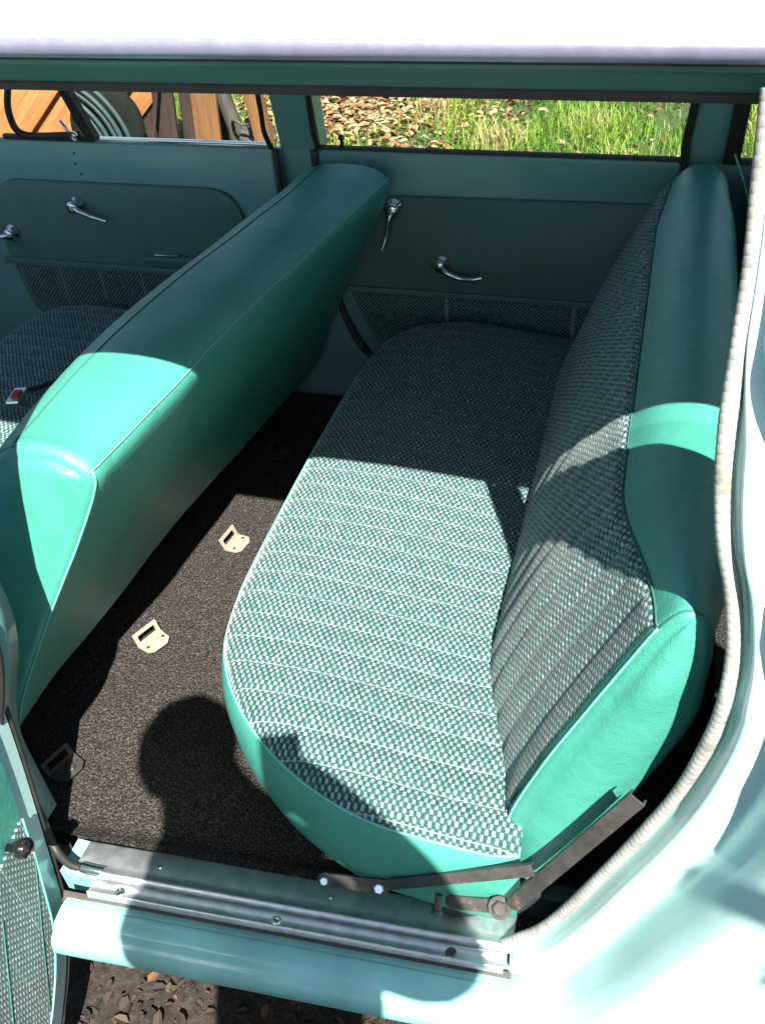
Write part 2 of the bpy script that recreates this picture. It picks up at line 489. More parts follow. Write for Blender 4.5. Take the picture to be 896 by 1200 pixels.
bk = MB().obox((-1.262, .775, .622), (1, .3, 0), (0, 1, .2), (0, 0, 1), (.028, .045, .012), .004).build('belt_buckle', CHROME, CAR)
MB().obox((-1.260, .773, .630), (1, .3, 0), (0, 1, .2), (0, 0, 1), (.017, .022, .006), .002).build('release_button', REDTAG, bk)
MB().tube([(-1.262, .795, .620), (-1.22, .86, .612), (-1.15, .90, .606), (-1.0, .93, .598)], .006, 6).build('belt_webbing', RUBBER, bk)

# rear backrest --------------------------------------------------------------
RN = [(-.045, .425), (-.080, .455), (-.084, .56), (-.048, .69), (-.008, .80), (.032, .905), (.055, .962), (.076, .992), (.096, .988),
      (.110, .955), (.113, .885), (.104, .795), (.030, .56), (-.022, .43)]
RM = [(-.09, .42), (-.145, .46), (-.15, .57), (-.112, .69), (-.072, .785), (-.022, .875), (.006, .92), (.045, .958), (.095, .968),
      (.137, .942), (.152, .89), (.143, .78), (.085, .58), (.02, .42)]
rnp = closed_profile(RN, NP); rmp = closed_profile(RM, NP)
# keep correspondence by key index
def keyed(pts):
    P = [Vector((p[0], p[1], 0)) for p in pts]; m_ = len(P); out = []
    per = 8
    for i in range(m_):
        p0, p1, p2, p3 = P[i-1], P[i], P[(i+1) % m_], P[(i+2) % m_]
        for k in range(per):
            t = k/per
            out.append(.5*((2*p1)+(p2-p0)*t+(2*p0-5*p1+4*p2-p3)*t*t+(3*p1-p0-3*p2+p3)*t**3))
    return out
rn, rm = keyed(RN), keyed(RM); NR = len(rn)
SG2 = 1 if abs(area(prof_inset(rn, .01))) < abs(area(rn)) else -1
BY0, BY1 = .055, 1.325
def bprof(y):
    w = sstep(BY0, .34, y)*(1-.35*sstep(1.10, BY1, y))
    return [a.lerp(b, w) for a, b in zip(rn, rm)]
V = []; rb = .014; st = []
for k in range(7): st.append((BY0+rb*(1-math.cos(k/6*math.pi/2)), rb*(1-math.sin(k/6*math.pi/2))))
for k in range(1, 80): st.append((lerp(BY0+rb, BY1-rb, k/80), 0))
for k in range(7): st.append((BY1-rb*(1-math.cos(math.pi/2*(1-k/6))), rb*(1-math.sin(math.pi/2*(1-k/6)))))
for y, ins in st:
    pr = bprof(y)
    if ins: pr = prof_inset(pr, SG2*ins)
    for p in pr: V.append(Vector((p.x, y, p.y)))
n = len(st); F = grid_faces(n, NR, cv=True)
lens_cap(V, F, 0, -1, NR); lens_cap(V, F, (n-1)*NR, 1, NR)
rsb = mesh_obj('rear_seat_backrest', V, F, VINYL, CAR)
# fabric face between key 1 and key 6
a_i, b_i = 8*1, 8*6
FV = []; FU = []; ysn = 300; cols = (b_i-a_i)*3+1
for j in range(ysn):
    y = lerp(BY0+.012, BY1-.012, j/(ysn-1))
    yy = min(max(y, BY0+rb), BY1-rb); ins = 0
    if y < BY0+rb: 
        c_ = 1-(y-BY0)/rb; ins = rb*(1-math.sqrt(max(0, 1-c_*c_)))
    if y > BY1-rb:
        c_ = 1-(BY1-y)/rb; ins = rb*(1-math.sqrt(max(0, 1-c_*c_)))
    pr = bprof(y); pr = prof_inset(pr, SG2*ins) if ins else pr
    L = 0; last = None
    ph = abs(math.sin(math.pi*((y/.047) % 1.0+.5)))**.5
    for q in range(cols):
        f = a_i+q/3; i = int(f); p = pr[i].lerp(pr[min(i+1, NR-1)], f-i)
        t = (pr[i+1]-pr[i-1]).normalized(); nn = Vector((-t.y, t.x, 0))*SG2
        if last is not None: L += (p-last).length
        last = p
        e = min(q, cols-1-q)/6
        p2 = p+nn*(.0008+(.0012+.0042*ph)*sstep(0, 1, e))
        FV.append(Vector((p2.x, y, p2.y))); FU.append((L, y))
mesh_obj('fabric_panel', FV, grid_faces(ysn, cols), FABRIC, rsb, uvs=FU)
seq = [V[4*NR+i]+Vector((0, -.001, 0)) for i in range(8*1, 8*6+1)]
MB().tube(spline(seq, 60), .0018, 6).build('piping', PIPING, rsb, True)
seq = [V[s_i*NR+8*6]+Vector((-.001, 0, .001)) for s_i in range(4, n-4)]
MB().tube(seq, .0013, 6).build('stitched_seam', STITCH, rsb, True)
seq = [V[4*NR+i]+Vector((0, -.0012, .0)) for i in range(8*6, 8*8+1)]
seq2 = [V[s_i*NR+8*7+2]+Vector((0, 0, .0008)) for s_i in range(0, 5)]
MB().tube(spline(seq, 20), .0011, 6).build('stitched_seam', STITCH, rsb, True)

# ------------------------------------------------------------------ near side: opening, jamb, quarter
W = [(.068, 1.445), (.072, 1.391), (.076, 1.333), (.078, 1.269), (.080, 1.200), (.086, 1.142), (.096, 1.096), (.109, 1.057), (.119, 1.008), (.122, .963),
     (.120, .890), (.106, .797), (.082, .706), (.050, .609), (.012, .497), (-.027, .408), (-.072, .345)]
path = spline([Vector((x, 0, z)) for x, z in W], 260)
# windlace: ribbed cream welt
pw = [Vector((p.x, yt(p.z), p.z)) for p in path]
dense = spline(pw, 1800)
cnt = 900
def wr(s_):
    return .0075*(.935+.065*abs(math.sin(s_*math.pi*130))**.4)+.0004*math.sin(s_*40)
windlace = MB().tube(dense, wr, 14).build('windlace', CREAM, CAR, True)
# seam flange under the welt (inside edge)
def sweep(path, prof, name, mat, parent, n_out=None):
    V = []; m_ = len(path)
    for i, p in enumerate(path):
        a = path[max(0, i-1)]; b = path[min(m_-1, i+1)]; t = (b-a).normalized()
        nrm = Vector((-t.z, 0, t.x))           # in XZ plane
        if nrm.x < 0 and abs(nrm.x) > .2 or (abs(nrm.x) <= .2 and nrm.z > 0): nrm = -nrm
        for off, dy in prof:
            g_ = lerp(1, .3, sstep(1.18, 1.28, p.z))
            V.append(p+nrm*off*g_+Vector((0, yt(p.z)+(dy*gd(p.z) if dy < 0 else dy), 0)))
    return V, mesh_obj(name, V, grid_faces(m_, len(prof)), mat, parent)
jprof = [(.004, .0125), (.010, .006), (.0125, .000), (.0135, -.010), (.0150, -.022), (.0165, -.026), (.022, -.028), (.046, -.030), (.0505, -.033), (.0525, -.043),
         (.058, -.075), (.066, -.098), (.074, -.110), (.086, -.1165), (.10, -.119)]
JV, jamb = sweep(path, jprof, 'door_jamb', PAINT, CAR)
np_ = len(jprof)
# quarter panel skin: rows starting on the jamb edge
edge = [JV[i*np_+np_-1] for i in range(0, len(path))]
rows = edge[::5]
WX, WZ, WR = .62, .34, .36
def pillar_x(z):
    tb = [(.98, .56), (1.18, .38), (1.225, .27), (1.26, .20), (1.29, .16), (1.325, .125), (1.37, .115), (1.46, .11)]
    for (a, b), (c, d) in zip(tb, tb[1:]):
        if z <= c: return lerp(b, d, max(0, z-a)/(c-a))
    return .11
def ysk(x, z):
    y = yt(z)-.119*gd(z)
    cr = math.exp(-((z-.80)/.05)**2)*.012               # feature crease
    d = math.hypot(x-WX, z-WZ)
    lip = .014*math.exp(-((d-WR-.02)/.018)**2)
    return y-cr-lip-.02*sstep(.3, 1.2, x)*math.sin(min(1, max(0, (z-.3)/.7))*math.pi)
V = []; F = []; K = 60
for p in rows:
    xe = max(pillar_x(p.z), p.x+.002) if p.z > .985 else 1.75
    for k in range(K):
        f = k/(K-1); x = lerp(p.x, xe, f**1.3)
        blend = sstep(0, .05, x-p.x)
        y = lerp(p.y, ysk(x, p.z), blend)
        V.append(Vector((x, y, p.z)))
for i in range(len(rows)-1):
    for k in range(K-1):
        c = (V[i*K+k]+V[(i+1)*K+k+1])/2
        if math.hypot(c.x-WX, c.z-WZ) < WR: continue
        if abs(V[i*K+k+1].x-V[(i+1)*K+k+1].x) > .3: continue
        F.append((i*K+k, i*K+k+1, (i+1)*K+k+1, (i+1)*K+k))
mesh_obj('quarter_panel', V, F, PAINT, CAR)
# inner liner of the quarter below the window and of the wheelhouse
V = []; rows2 = path[::5]
for p in rows2:
    for k in range(16):
        f = k/15; x = lerp(p.x+.004, 1.7 if p.z < .985 else max(pillar_x(p.z)+.002, p.x+.01), f); z = p.z
        V.append(Vector((x, yt(z)+.012+.05*sstep(0, .10, x-p.x), z)))
F = [q for q in grid_faces(len(rows2), 16) if abs(V[q[1]].x-V[q[2]].x) < .4]
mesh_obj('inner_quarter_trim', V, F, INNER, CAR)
# D pillar, quarter window frame, belt cap
m = MB()
m.box((.30, -.10, .955), (1.75, .06, .99), .008)
m.prism([(1.45, -.06, .98), (1.60, -.06, .98), (1.50, .09, 1.45), (1.35, .09, 1.45)], (0, 1, 0), .06)
m.build('belt_rail', PAINT, CAR)
MB().prism([(.53, yt(.99)-.03, .99), (1.46, yt(.99)-.03, .99), (1.38, yt(1.43)-.03, 1.43), (.12, yt(1.43)-.03, 1.43), (.20, yt(1.32)-.03, 1.32)], (0, 1, 0), .004).build('quarter_window', GLASS, CAR)

# ------------------------------------------------------------------ roof
nx, ny = 60, 48; V = []
def roofz(x, y):
    t = (y-.705)/.565; t = max(-1, min(1, t))
    return 1.4868+.072*(1-abs(t)**2.6)+.0-.02*sstep(-1.0, -1.7, x)
yl = [.705+.565*math.sin(math.pi*(j/(ny-1)-.5)) for j in range(ny)]
for i in range(nx):
    x = lerp(-1.75, 1.65, i/(nx-1))
    e_ = [(0, 0), (.007, -.0014), (.0125, -.0052), (.0150, -.0085)]
    V += [(x, .705-.565-d, roofz(x, .14)+h_) for d, h_ in e_[:0:-1]]
    for y in yl: V.append((x, y, roofz(x, y)))
    V += [(x, .705+.565+d, roofz(x, .14)+h_) for d, h_ in e_[1:]]
rs = mesh_obj('roof', V, grid_faces(nx, ny+6), WHITE, CAR)
# rolled rain gutter along each side
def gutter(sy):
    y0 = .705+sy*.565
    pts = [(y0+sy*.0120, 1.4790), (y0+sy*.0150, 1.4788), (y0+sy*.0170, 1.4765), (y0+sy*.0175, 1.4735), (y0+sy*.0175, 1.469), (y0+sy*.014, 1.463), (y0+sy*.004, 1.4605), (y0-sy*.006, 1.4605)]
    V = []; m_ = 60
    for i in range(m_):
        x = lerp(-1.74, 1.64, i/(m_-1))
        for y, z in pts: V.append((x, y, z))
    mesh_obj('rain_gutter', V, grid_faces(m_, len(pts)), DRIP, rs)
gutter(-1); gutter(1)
for sy in (-1, 1):
    c = .705; y0 = c+sy*.565
    a, b = sorted((y0-sy*.004, y0-sy*.02)); MB().box((-1.74, a, 1.4565), (1.6, b, 1.4635)).build('gutter_seal', SEAL, CAR)
    V = []; pr = [(y0-sy*.005, 1.4565), (y0-sy*.008, 1.452), (y0-sy*.014, 1.450), (y0-sy*.024, 1.449), (y0-sy*.030, 1.443), (y0-sy*.034, 1.432), (y0-sy*.040, 1.427), (y0-sy*.07, 1.43), (y0-sy*.09, 1.45)]
    for i in range(50):
        x = lerp(-1.74, 1.6, i/49)
        for y, z in pr: V.append((x, y+.0, z))
    mesh_obj('roof_header', V, grid_faces(50, len(pr)), PAINT_HEAD, CAR)
    MB().tube([(-1.74+.04*i, y0-sy*.040, 1.4265) for i in range(84)], .0055, 8).build('header_seal', SEAL, CAR, True)
V = []
for i in range(30):
    for j in range(20):
        x = lerp(-1.7, 1.6, i/29); y = lerp(.22, 1.19, j/19); V.append((x, y, 1.445+.045*math.sin(j/19*math.pi)))
mesh_obj('headliner', V, grid_faces(30, 20), HEADLINER, CAR)

# ------------------------------------------------------------------ sill
prof = [(.034, .315), (.031, .340), (.026, .3455), (-.006, .3475), (-.016, .349), (-.020, .3545), (-.0235, .3555), (-.027, .352), (-.030, .346)]
def skew(x): return .065*(x+.33)
def extr(name, prof, x0, x1, mat, parent, n=90, wob=.0008, sk=True):
    V = []
    for i in range(n):
        x = lerp(x0, x1, i/(n-1)); k = skew(x) if sk else 0
        dent = .0022*math.exp(-((x+.30)/.012)**2)+.0015*math.exp(-((x+.60)/.02)**2)
        for y, z in prof: V.append((x, y+k+wob*nfx(x, y, z, 9)+dent*.4, z+wob*nfx(x, z, y, 14, 3)-dent*(y < -.012)))
    return mesh_obj(name, V, grid_faces(n, len(prof)), mat, parent)
sill_m = simple('sill_paint', (.20, .45, .44), .38, 0, .18, 9, .12, 60, coat=.3)
sill = extr('sill', [(-.045, .322), (-.062, .329), (-.072, .3305), (-.094, .326), (-.0975, .323), (-.101, .315), (-.107, .313), (-.113, .309), (-.118, .298), (-.121, .280), (-.116, .272), (-.09, .268), (.02, .265)], -.728, .02, sill_m, CAR)
scuff = extr('scuff_plate', prof, -.730, -.060, ALU, CAR)
strip = extr('chrome_strip', [(-.0305, .346), (-.033, .3515), (-.037, .353), (-.041, .350), (-.049, .3495), (-.052, .3525), (-.0545, .3515), (-.056, .339)], -.69, -.066, ALU, scuff)
extr('sill_groove', [(-.05, .335), (-.057, .3255), (-.066, .3255), (-.069, .3315)], -.735, -.055, SEAL, CAR)
MB().box((-.765, -.045, .27), (-.02, .012, .322)).build('sill_core', sill_m, CAR)
for x in (-.640, -.395, -.14):
    yk = -.045+skew(x)
    s_ = MB().lathe((x, yk, .3495), (0, 0, 1), [(.0075, 0), (.0078, .0012), (.0066, .0028), (.0045, .0032), (.003, .0024)], 20).build('screw', STEEL if x > -.2 else CHROME, scuff, True)
    MB().box((x-.004, yk-.0006, .3513), (x+.004, yk+.0006, .3523)).build('screw_slot', RUBBER, s_)
for x in (-.60, -.33): MB().lathe((x, .005+skew(x), .3462), (0, 0, 1), [(.0035, 0), (.003, .001), (.001, .0014)], 12).build('rivet', CHROME, scuff, True)
# dark welt end and vinyl kick at the sill's front corner
MB().tube(spline([(-.800, -.002, .50), (-.790, -.010, .40), (-.770, -.030, .362), (-.735, -.045, .353), (-.70, -.043, .351)], 30), .0065, 12).build('windlace', RUBBER, CAR, True, 'dark worn welt end at the front corner of the sill')
MB().tube(spline([(-.718, -.044, .352), (-.700, -.044, .352), (-.680, -.043, .3515)], 12), .008, 12).build('windlace_clip', CHROME, CAR, True)

# near B pillar
V = []
for i in range(30):
    z = lerp(.34, 1.45, i/29); y = yt(z); xr = -.822+.095*sstep(.50, .85, z)
    for dx, dy in ((.0, .05), (.0, .02), (-.004, 0), (-.012, -.006), (-.03, -.006), (-.034, -.03), (-.04, -.10), (-.05, -.115), (-.11, -.118), (-.11, .05)):
        V.append((xr+dx, y+dy, z))
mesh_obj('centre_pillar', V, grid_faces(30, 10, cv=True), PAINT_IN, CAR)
MB().tube([(-.819+.095*sstep(.50, .85, z), yt(z)+.004, z) for z in [lerp(.36, 1.42, k/40) for k in range(41)]], .005, 8).build('windlace', RUBBER, CAR, True, 'dark welt along the near centre pillar')

# seat belt anchors on the floor
def anchor(x, y, rz, mat=ZINC, z=.306, lbl=None):
    c, s_ = math.cos(rz), math.sin(rz)
    def T(p): return Vector((x+(p[0]*c-p[1]*s_)*.84, y+(p[0]*s_+p[1]*c)*.84, z+p[2]*.9))
    m = MB()
    out = [(-.006, -.034), (.022, -.032), (.034, -.020), (.036, .018), (.026, .032), (-.006, .034)]
    m.prism([T((a, b, .004)) for a, b in out], (0, 0, 1), .003)
    # upright tab with a slot (four bars round the slot)
    for (a0, a1, h0, h1) in ((-.034, .034, .004, .012), (-.034, .034, .027, .034), (-.034, -.024, .012, .027), (.024, .034, .012, .027)):
        def Q(b, h): return T((-.006-(h-.004)*.45, b, h))
        m.prism([Q(a0, h0), Q(a1, h0), Q(a1, h1), Q(a0, h1)], T((-1, 0, 0))-T((0, 0, 0)), .003)
    o = m.build('seat_belt_anchor', mat, CAR, label=lbl)
    bolt = MB().lathe(T((.016, .004, .007)), (0, 0, 1), [(.010, 0), (.010, .004), (.008, .006), (.003, .0065)], 6)
    bolt.build('bolt', mat, o)
    MB().lathe(T((.012, -.020, .0065)), (0, 0, 1), [(.0035, 0), (.0035, .0009)], 12).build('hole', RUBBER, o)
    MB().lathe(T((.012, .024, .0065)), (0, 0, 1), [(.0035, 0), (.0035, .0009)], 12).build('hole', RUBBER, o)
anchor(-.850, .440, R(-24), lbl='sunlit belt anchor nearer the sill')
anchor(-.800, .745, R(-8), lbl='half lit belt anchor beside the front seat')
anchor(-.82, 1.085, R(-10), STEEL)
anchor(-.868, .135, R(-20), STEEL)

# seat hinge hardware beside the rear cushion
m = MB()
def bar(a, b, w, t, mat, name, parent=CAR, up=(0, -.75, .66)):
    a, b = Vector(a), Vector(b); d = (b-a); L_ = d.length; d.normalize()
    nrm = Vector(up); nrm = (nrm-d*nrm.dot(d)).normalized(); wv = d.cross(nrm)
    m = MB().obox((a+b)/2, d, wv, nrm, (L_, w, t*.5), .0008)
    for s_ in (-1, 1): m.obox((a+b)/2+wv*s_*(w/2-.0012)-nrm*t*.7, d, wv, nrm, (L_*.995, .0022, t*1.6), .0006)
    m.lathe(a, nrm, [(w*.5, -t*.25), (w*.5, t*.27)], 20)
    return m.build(name, mat, parent)
h1 = bar((-.232, -.006, .448), (-.040, -.008, .574), .015, .006, STEEL, 'seat_bracket')
h2 = bar((-.332, .0, .405), (-.236, -.004, .436), .019, .004, STEEL, 'seat_bracket')
h3 = bar((-.060, -.010, .484), (.064, .002, .752), .020, .006, STEEL, 'seat_bracket')
h4 = bar((-.145, -.004, .438), (-.080, -.008, .462), .018, .005, STEEL, 'seat_bracket')
for c, r_, par in (((-.330, .0, .408), .0070, h2), ((-.246, -.004, .432), .0080, h2), ((-.078, -.009, .464), .0105, h4)):
    MB().lathe(c, (0, -.75, .66), [(r_*1.5, 0), (r_*1.5, .003)], 20).build('washer', STEEL, par)
    MB().lathe(Vector(c)+Vector((0, -.75, .66))*.003, (0, -.75, .66), [(r_, 0), (r_, .004), (r_*.8, .006)], 6).build('bolt', CHROME if r_ < .01 else STEEL, par)
MB().lathe((-.160, -.010, .462), (0, -.6, -.8), [(.0055, 0), (.0055, .020), (.0075, .021), (.0075, .026), (.004, .028)], 12).build('pin', STEEL, h1)
MB().tube(spline([(-.21, .06, .34), (-.16, .03, .352), (-.11, .035, .362), (-.06, .05, .40), (-.035, .06, .47)], 30), .010, 8).build('cable', RUBBER, CAR, True)
MB().box((-.20, .05, .275), (.12, .075, .40)).build('seat_riser', DARKMETAL, CAR)

# ------------------------------------------------------------------ far side
FY = 1.385
m = MB()
m.box((-2.05, FY, .26), (1.7, FY+.012, .952)); m.box((-2.05, FY+.0125, .26), (1.7, FY+.10, .885))
for a, b in ((-.838, -.742), (.048, .118), (1.4, 1.6)):
    m.prism([(a, FY, .95), (b, FY, .95), (b+.01, FY-.13, 1.44), (a+.004, FY-.13, 1.44)], (0, 1, 0), .05)
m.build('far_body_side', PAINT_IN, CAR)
m = MB(); m.box((-2.3, FY+.101, .30), (1.75, FY+.125, .90)); m.build('far_outer_skin', PAINT, CAR)
MB().box((-1.9, 1.20, .26), (1.5, FY, .285)).build('far_floor', DARKMETAL, CAR)
def roundpoly(pts, rads, seg=8):
    out = []; n = len(pts)
    for i in range(n):
        p = Vector((pts[i][0], pts[i][1])); a = Vector((pts[i-1][0], pts[i-1][1])); b = Vector((pts[(i+1) % n][0], pts[(i+1) % n][1]))
        r_ = rads[i] if isinstance(rads, (list, tuple)) else rads
        if r_ <= 0: out.append(tuple(p)); continue
        da = (a-p).normalized(); db = (b-p).normalized()
        r2 = min(r_, (a-p).length*.48, (b-p).length*.48)
        for k in range(seg+1):
            t = k/seg; q = (p+da*r2)*(1-t)**2+p*2*t*(1-t)+(p+db*r2)*t*t; out.append(tuple(q))
    return out
def plate(name, outline, y, th, mat, parent, bev=.004, label=None):
    """outline (x,z) polygon; front face towards -y at y, thickness th behind it"""
    n = len(outline); c = Vector((sum(p[0] for p in outline)/n, sum(p[1] for p in outline)/n))
    V = []; F = []
    for d, yy in ((bev, 0), (bev*.3, bev*.35), (0, bev), (0, th)):
        for p in outline:
            v = Vector(p); q = v-(v-c).normalized()*d; V.append((q.x, y+yy, q.y))
    for i in range(3):
        for k in range(n): F.append((i*n+k, i*n+(k+1) % n, (i+1)*n+(k+1) % n, (i+1)*n+k))
    F.append(tuple(range(n)))
    o = MB(); o.v = V; o.f = F
    return o.build(name, mat, parent, label=label)
def uvplate(name, outline, y, mat, parent):
    n = len(outline); V = [(p[0], y, p[1]) for p in outline]+[(p[0], y+.006, p[1]) for p in outline]
    F = [tuple(range(n))]+[(k, (k+1) % n, n+(k+1) % n, n+k) for k in range(n)]
    return mesh_obj(name, V, F, mat, parent, False, uvs=[(p[2], p[0]) for p in V])
FAB2 = m_fabric('door_fabric', .12, .0058, .0052)
def crank(c, d, parent):
    c = Vector(c); d = Vector(d).normalized(); y = Vector((0, -1, 0))
    k = MB().lathe(c, (0, -1, 0), [(.021, 0), (.020, .006), (.013, .010), (.012, .020), (.016, .022), (.017, .026), (.010, .031)], 24).build('window_crank', CHROME, parent, True)
    pts = spline([c+y*.022, c+y*.030+d*.02, c+y*.026+d*.05+Vector((0, 0, -.006)), c+y*.032+d*.085+Vector((0, 0, -.002)), c+y*.034+d*.098], 30)
    MB().tube(pts, lambda s_: .0075-.0035*s_ if s_ > .1 else .006, 10).build('crank_arm', CHROME, k, True)
def handle(c, d, parent):
    c = Vector(c); d = Vector(d).normalized(); y = Vector((0, -1, 0))
    k = MB().lathe(c, (0, -1, 0), [(.024, 0), (.023, .005), (.017, .011), (.015, .018), (.012, .024)], 24).build('door_handle', CHROME, parent, True)
    pts = spline([c+y*.016, c+y*.026+d*.018+Vector((0, 0, -.008)), c+y*.026+d*.05+Vector((0, 0, -.015)), c+y*.030+d*.08+Vector((0, 0, -.009)), c+y*.028+d*.105], 30)
    MB().tube(pts, lambda s_: .0065 if s_ < .3 else .0065-.003*(s_-.3), 10).build('handle_lever', CHROME, k, True)
# far front door
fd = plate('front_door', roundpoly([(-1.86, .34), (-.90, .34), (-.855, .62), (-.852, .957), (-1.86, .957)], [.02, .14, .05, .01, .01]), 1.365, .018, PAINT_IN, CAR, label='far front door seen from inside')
tp = plate('trim_panel', roundpoly([(-1.62, .48), (-1.00, .48), (-.935, .70), (-.955, .862), (-1.595, .862), (-1.66, .79), (-1.64, .60)], [.10, .08, .05, .08, .05, .05, .05]), 1.353, .011, TRIM, fd, .006)
uvplate('fabric_panel', roundpoly([(-1.59, .487), (-1.03, .487), (-.99, .635), (-1.635, .635)], [.09, .05, .01, .01]), 1.3505, FAB2, fd)
MB().box((-1.66, 1.343, .636), (-.95, 1.353, .654), .004).build('trim_ridge', TRIM, fd)
for xs in (-1.53, -1.33, -1.13): MB().box((xs, 1.3492, .50), (xs+.002, 1.3504, .632)).build('fabric_seam', STITCH, fd)
crank((-1.393, 1.353, .808), (1, 0, -.28), fd)
handle((-1.612, 1.353, .722), (-1, 0, .3), fd)
MB().obox((-1.16, 1.345, .678), (1, 0, .02), (0, 1, 0), (0, 0, 1), (.15, .022, .022), .009).build('arm_rest', TRIM, fd)
MB().obox((-1.165, 1.343, .692), (1, 0, .02), (0, 1, 0), (0, 0, 1), (.07, .014, .004), .002).build('ash_tray', CHROME, fd)
for x, z in ((-1.37, .93), (-1.375, .905), (-1.365, .88)): MB().lathe((x, 1.365, z), (0, -1, 0), [(.003, 0), (.003, .0008)], 10).build('hole', RUBBER, fd)
# vent window: black frame tube, glass, latch, slanted divider
vf = spline([(-1.345, 1.372, .972), (-1.45, 1.372, .966), (-1.50, 1.372, .968), (-1.522, 1.372, .985), (-1.522, 1.370, 1.03), (-1.500, 1.365, 1.08), (-1.44, 1.34, 1.18), (-1.38, 1.30, 1.33), (-1.375, 1.285, 1.38)], 60)
fr = MB().tube(vf, .0085, 8).build('vent_frame', RUBBER, fd, True)
MB().box((-1.56, 1.366, .957), (-1.31, 1.378, .969), .002).build('vent_sill', RUBBER, fd)
MB().prism([(-1.325, 1.362, .962), (-1.300, 1.362, .962), (-1.395, 1.27, 1.42), (-1.42, 1.27, 1.42)], (0, 1, 0), .022).build('window_divider', RUBBER, fd)
lt = MB().lathe((-1.352, 1.358, .975), (0, -1, 0), [(.010, 0), (.010, .008), (.005, .010)], 16); lt.tube([(-1.352, 1.349, .975), (-1.360, 1.346, .992), (-1.372, 1.346, 1.012)], .0045, 8); lt.tube([(-1.352, 1.349, .975), (-1.342, 1.347, .963)], .004, 8)
lt.build('vent_latch', CHROME, fd, True)
MB().box((-1.300, 1.369, .957), (-.855, 1.385, .966), .002).build('window_seal', CHROME, fd)
MB().prism([(-1.30, 1.39, .955), (-.84, 1.39, .955), (-.84, 1.265, 1.42), (-1.38, 1.265, 1.42)], (0, 1, 0), .004).build('window_glass', GLASS, fd)
MB().tube(spline([(-.855, 1.368, .958), (-.862, 1.355, 1.00), (-.858, 1.34, 1.08), (-.850, 1.27, 1.40)], 30), .006, 8).build('window_channel', RUBBER, fd, True)
MB().tube(spline([(-.845, 1.364, .957), (-.843, 1.364, .70), (-.858, 1.364, .55), (-.885, 1.364, .40)], 40), .008, 8).build('door_seal', SEAL, fd, True)
# far rear door
rd = plate('rear_door', roundpoly([(-.60, .36), (.20, .36), (.20, .70), (.045, .90), (.04, .957), (-.742, .957), (-.738, .60)], [.16, .02, .1, .1, .01, .01, .1]), 1.365, .018, PAINT_IN, CAR, label='far rear door seen from inside')
plate('trim_panel', roundpoly([(-.60, .42), (.12, .42), (.12, .75), (.03, .872), (-.70, .862), (-.70, .62)], [.12, .02, .05, .06, .01, .15]), 1.353, .011, TRIM, rd, .006)
uvplate('fabric_panel', roundpoly([(-.58, .43), (.05, .43), (.05, .628), (-.69, .622)], [.12, .02, .01, .01]), 1.3505, m_fabric('dark_door_fabric', .30, .0052, .0048), rd)
MB().box((-.695, 1.345, .628), (.08, 1.353, .642), .0035).build('trim_ridge', TRIM, rd)
crank((-.568, 1.353, .842), (-.28, 0, -1), rd)
handle((-.462, 1.353, .712), (1, 0, -.15), rd)
MB().box((-.742, 1.369, .957), (.05, 1.385, .964), .002).build('window_seal', SEAL, rd)
MB().prism([(-.74, 1.39, .955), (.05, 1.39, .955), (.05, 1.265, 1.42), (-.74, 1.265, 1.42)], (0, 1, 0), .004).build('window_glass', GLASS, rd)
MB().tube(spline([(-.742, 1.368, .962), (-.748, 1.362, 1.0), (-.744, 1.34, 1.10), (-.735, 1.27, 1.40)], 30), .0065, 8).build('window_channel', RUBBER, rd, True)
MB().tube(spline([(.035, 1.362, .88), (.045, 1.366, .94), (.042, 1.362, 1.0), (.048, 1.34, 1.10), (.052, 1.27, 1.40)], 30), .009, 8).build('window_channel', RUBBER, rd, True)
MB().tube(spline([(-.752, 1.364, .957), (-.748, 1.364, .74), (-.728, 1.364, .60), (-.68, 1.364, .47), (-.60, 1.364, .40)], 50), .009, 8).build('door_seal', SEAL, rd, True)
lk = MB().lathe((-.688, 1.374, .962), (0, 0, 1), [(.0035, 0), (.0035, .016), (.007, .018), (.0075, .024), (.004, .028)], 14).build('lock_knob', BAKELITE, rd, True)
# quarter window edge beyond the C pillar
MB().prism([(.118, 1.368, .955), (.150, 1.368, .955), (.146, 1.25, 1.42), (.122, 1.25, 1.42)], (0, 1, 0), .014).build('window_channel', RUBBER, CAR)
MB().box((.15, 1.368, .955), (1.4, 1.385, .966), .002).build('window_seal', SEAL, CAR)
MB().prism([(.15, 1.39, .955), (1.4, 1.39, .955), (1.4, 1.265, 1.42), (.15, 1.265, 1.42)], (0, 1, 0), .004).build('quarter_window', GLASS, CAR)
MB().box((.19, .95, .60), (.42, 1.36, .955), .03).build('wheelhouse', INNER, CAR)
MB().tube(spline([(.135, 1.33, .99), (.165, 1.32, .93), (.19, 1.20, .90)], 20), .0022, 6).build('piping', PIPING, CAR, True)

# ------------------------------------------------------------------ open near rear door
h = Vector((-.778, -.035, 0)); ang = R(-78)
dd = Vector((math.cos(ang), math.sin(ang), 0)); dn = Vector((-dd.y, dd.x, 0))    # dn points towards the rear (inner face)
def D(u, z, off=0): return h+dd*u+Vector((0, 0, z))+dn*off
edge_uz = [(-.075, .98), (-.070, .80), (-.060, .68), (-.035, .53), (.0, .37), (.022, .27), (.045, .215), (.08, .170), (.14, .125), (.24, .10), (.80, .10), (.88, .30), (.90, .60), (.88, .98)]
def doorface(name, out, off, th, mat, parent, uv=False, label=None):
    n = len(out); V = [D(u, z, off) for u, z in out]+[D(u, z, off-th) for u, z in out]
    F = [tuple(range(n)), tuple(range(n, 2*n))[::-1]]+[(k, (k+1) % n, n+(k+1) % n, n+k) for k in range(n)]
    if uv: return mesh_obj(name, V, F, mat, parent, False, uvs=[(z, u) for u, z in out]*2)
    o = MB(); o.v = V; o.f = F; return o.build(name, mat, parent, label=label)
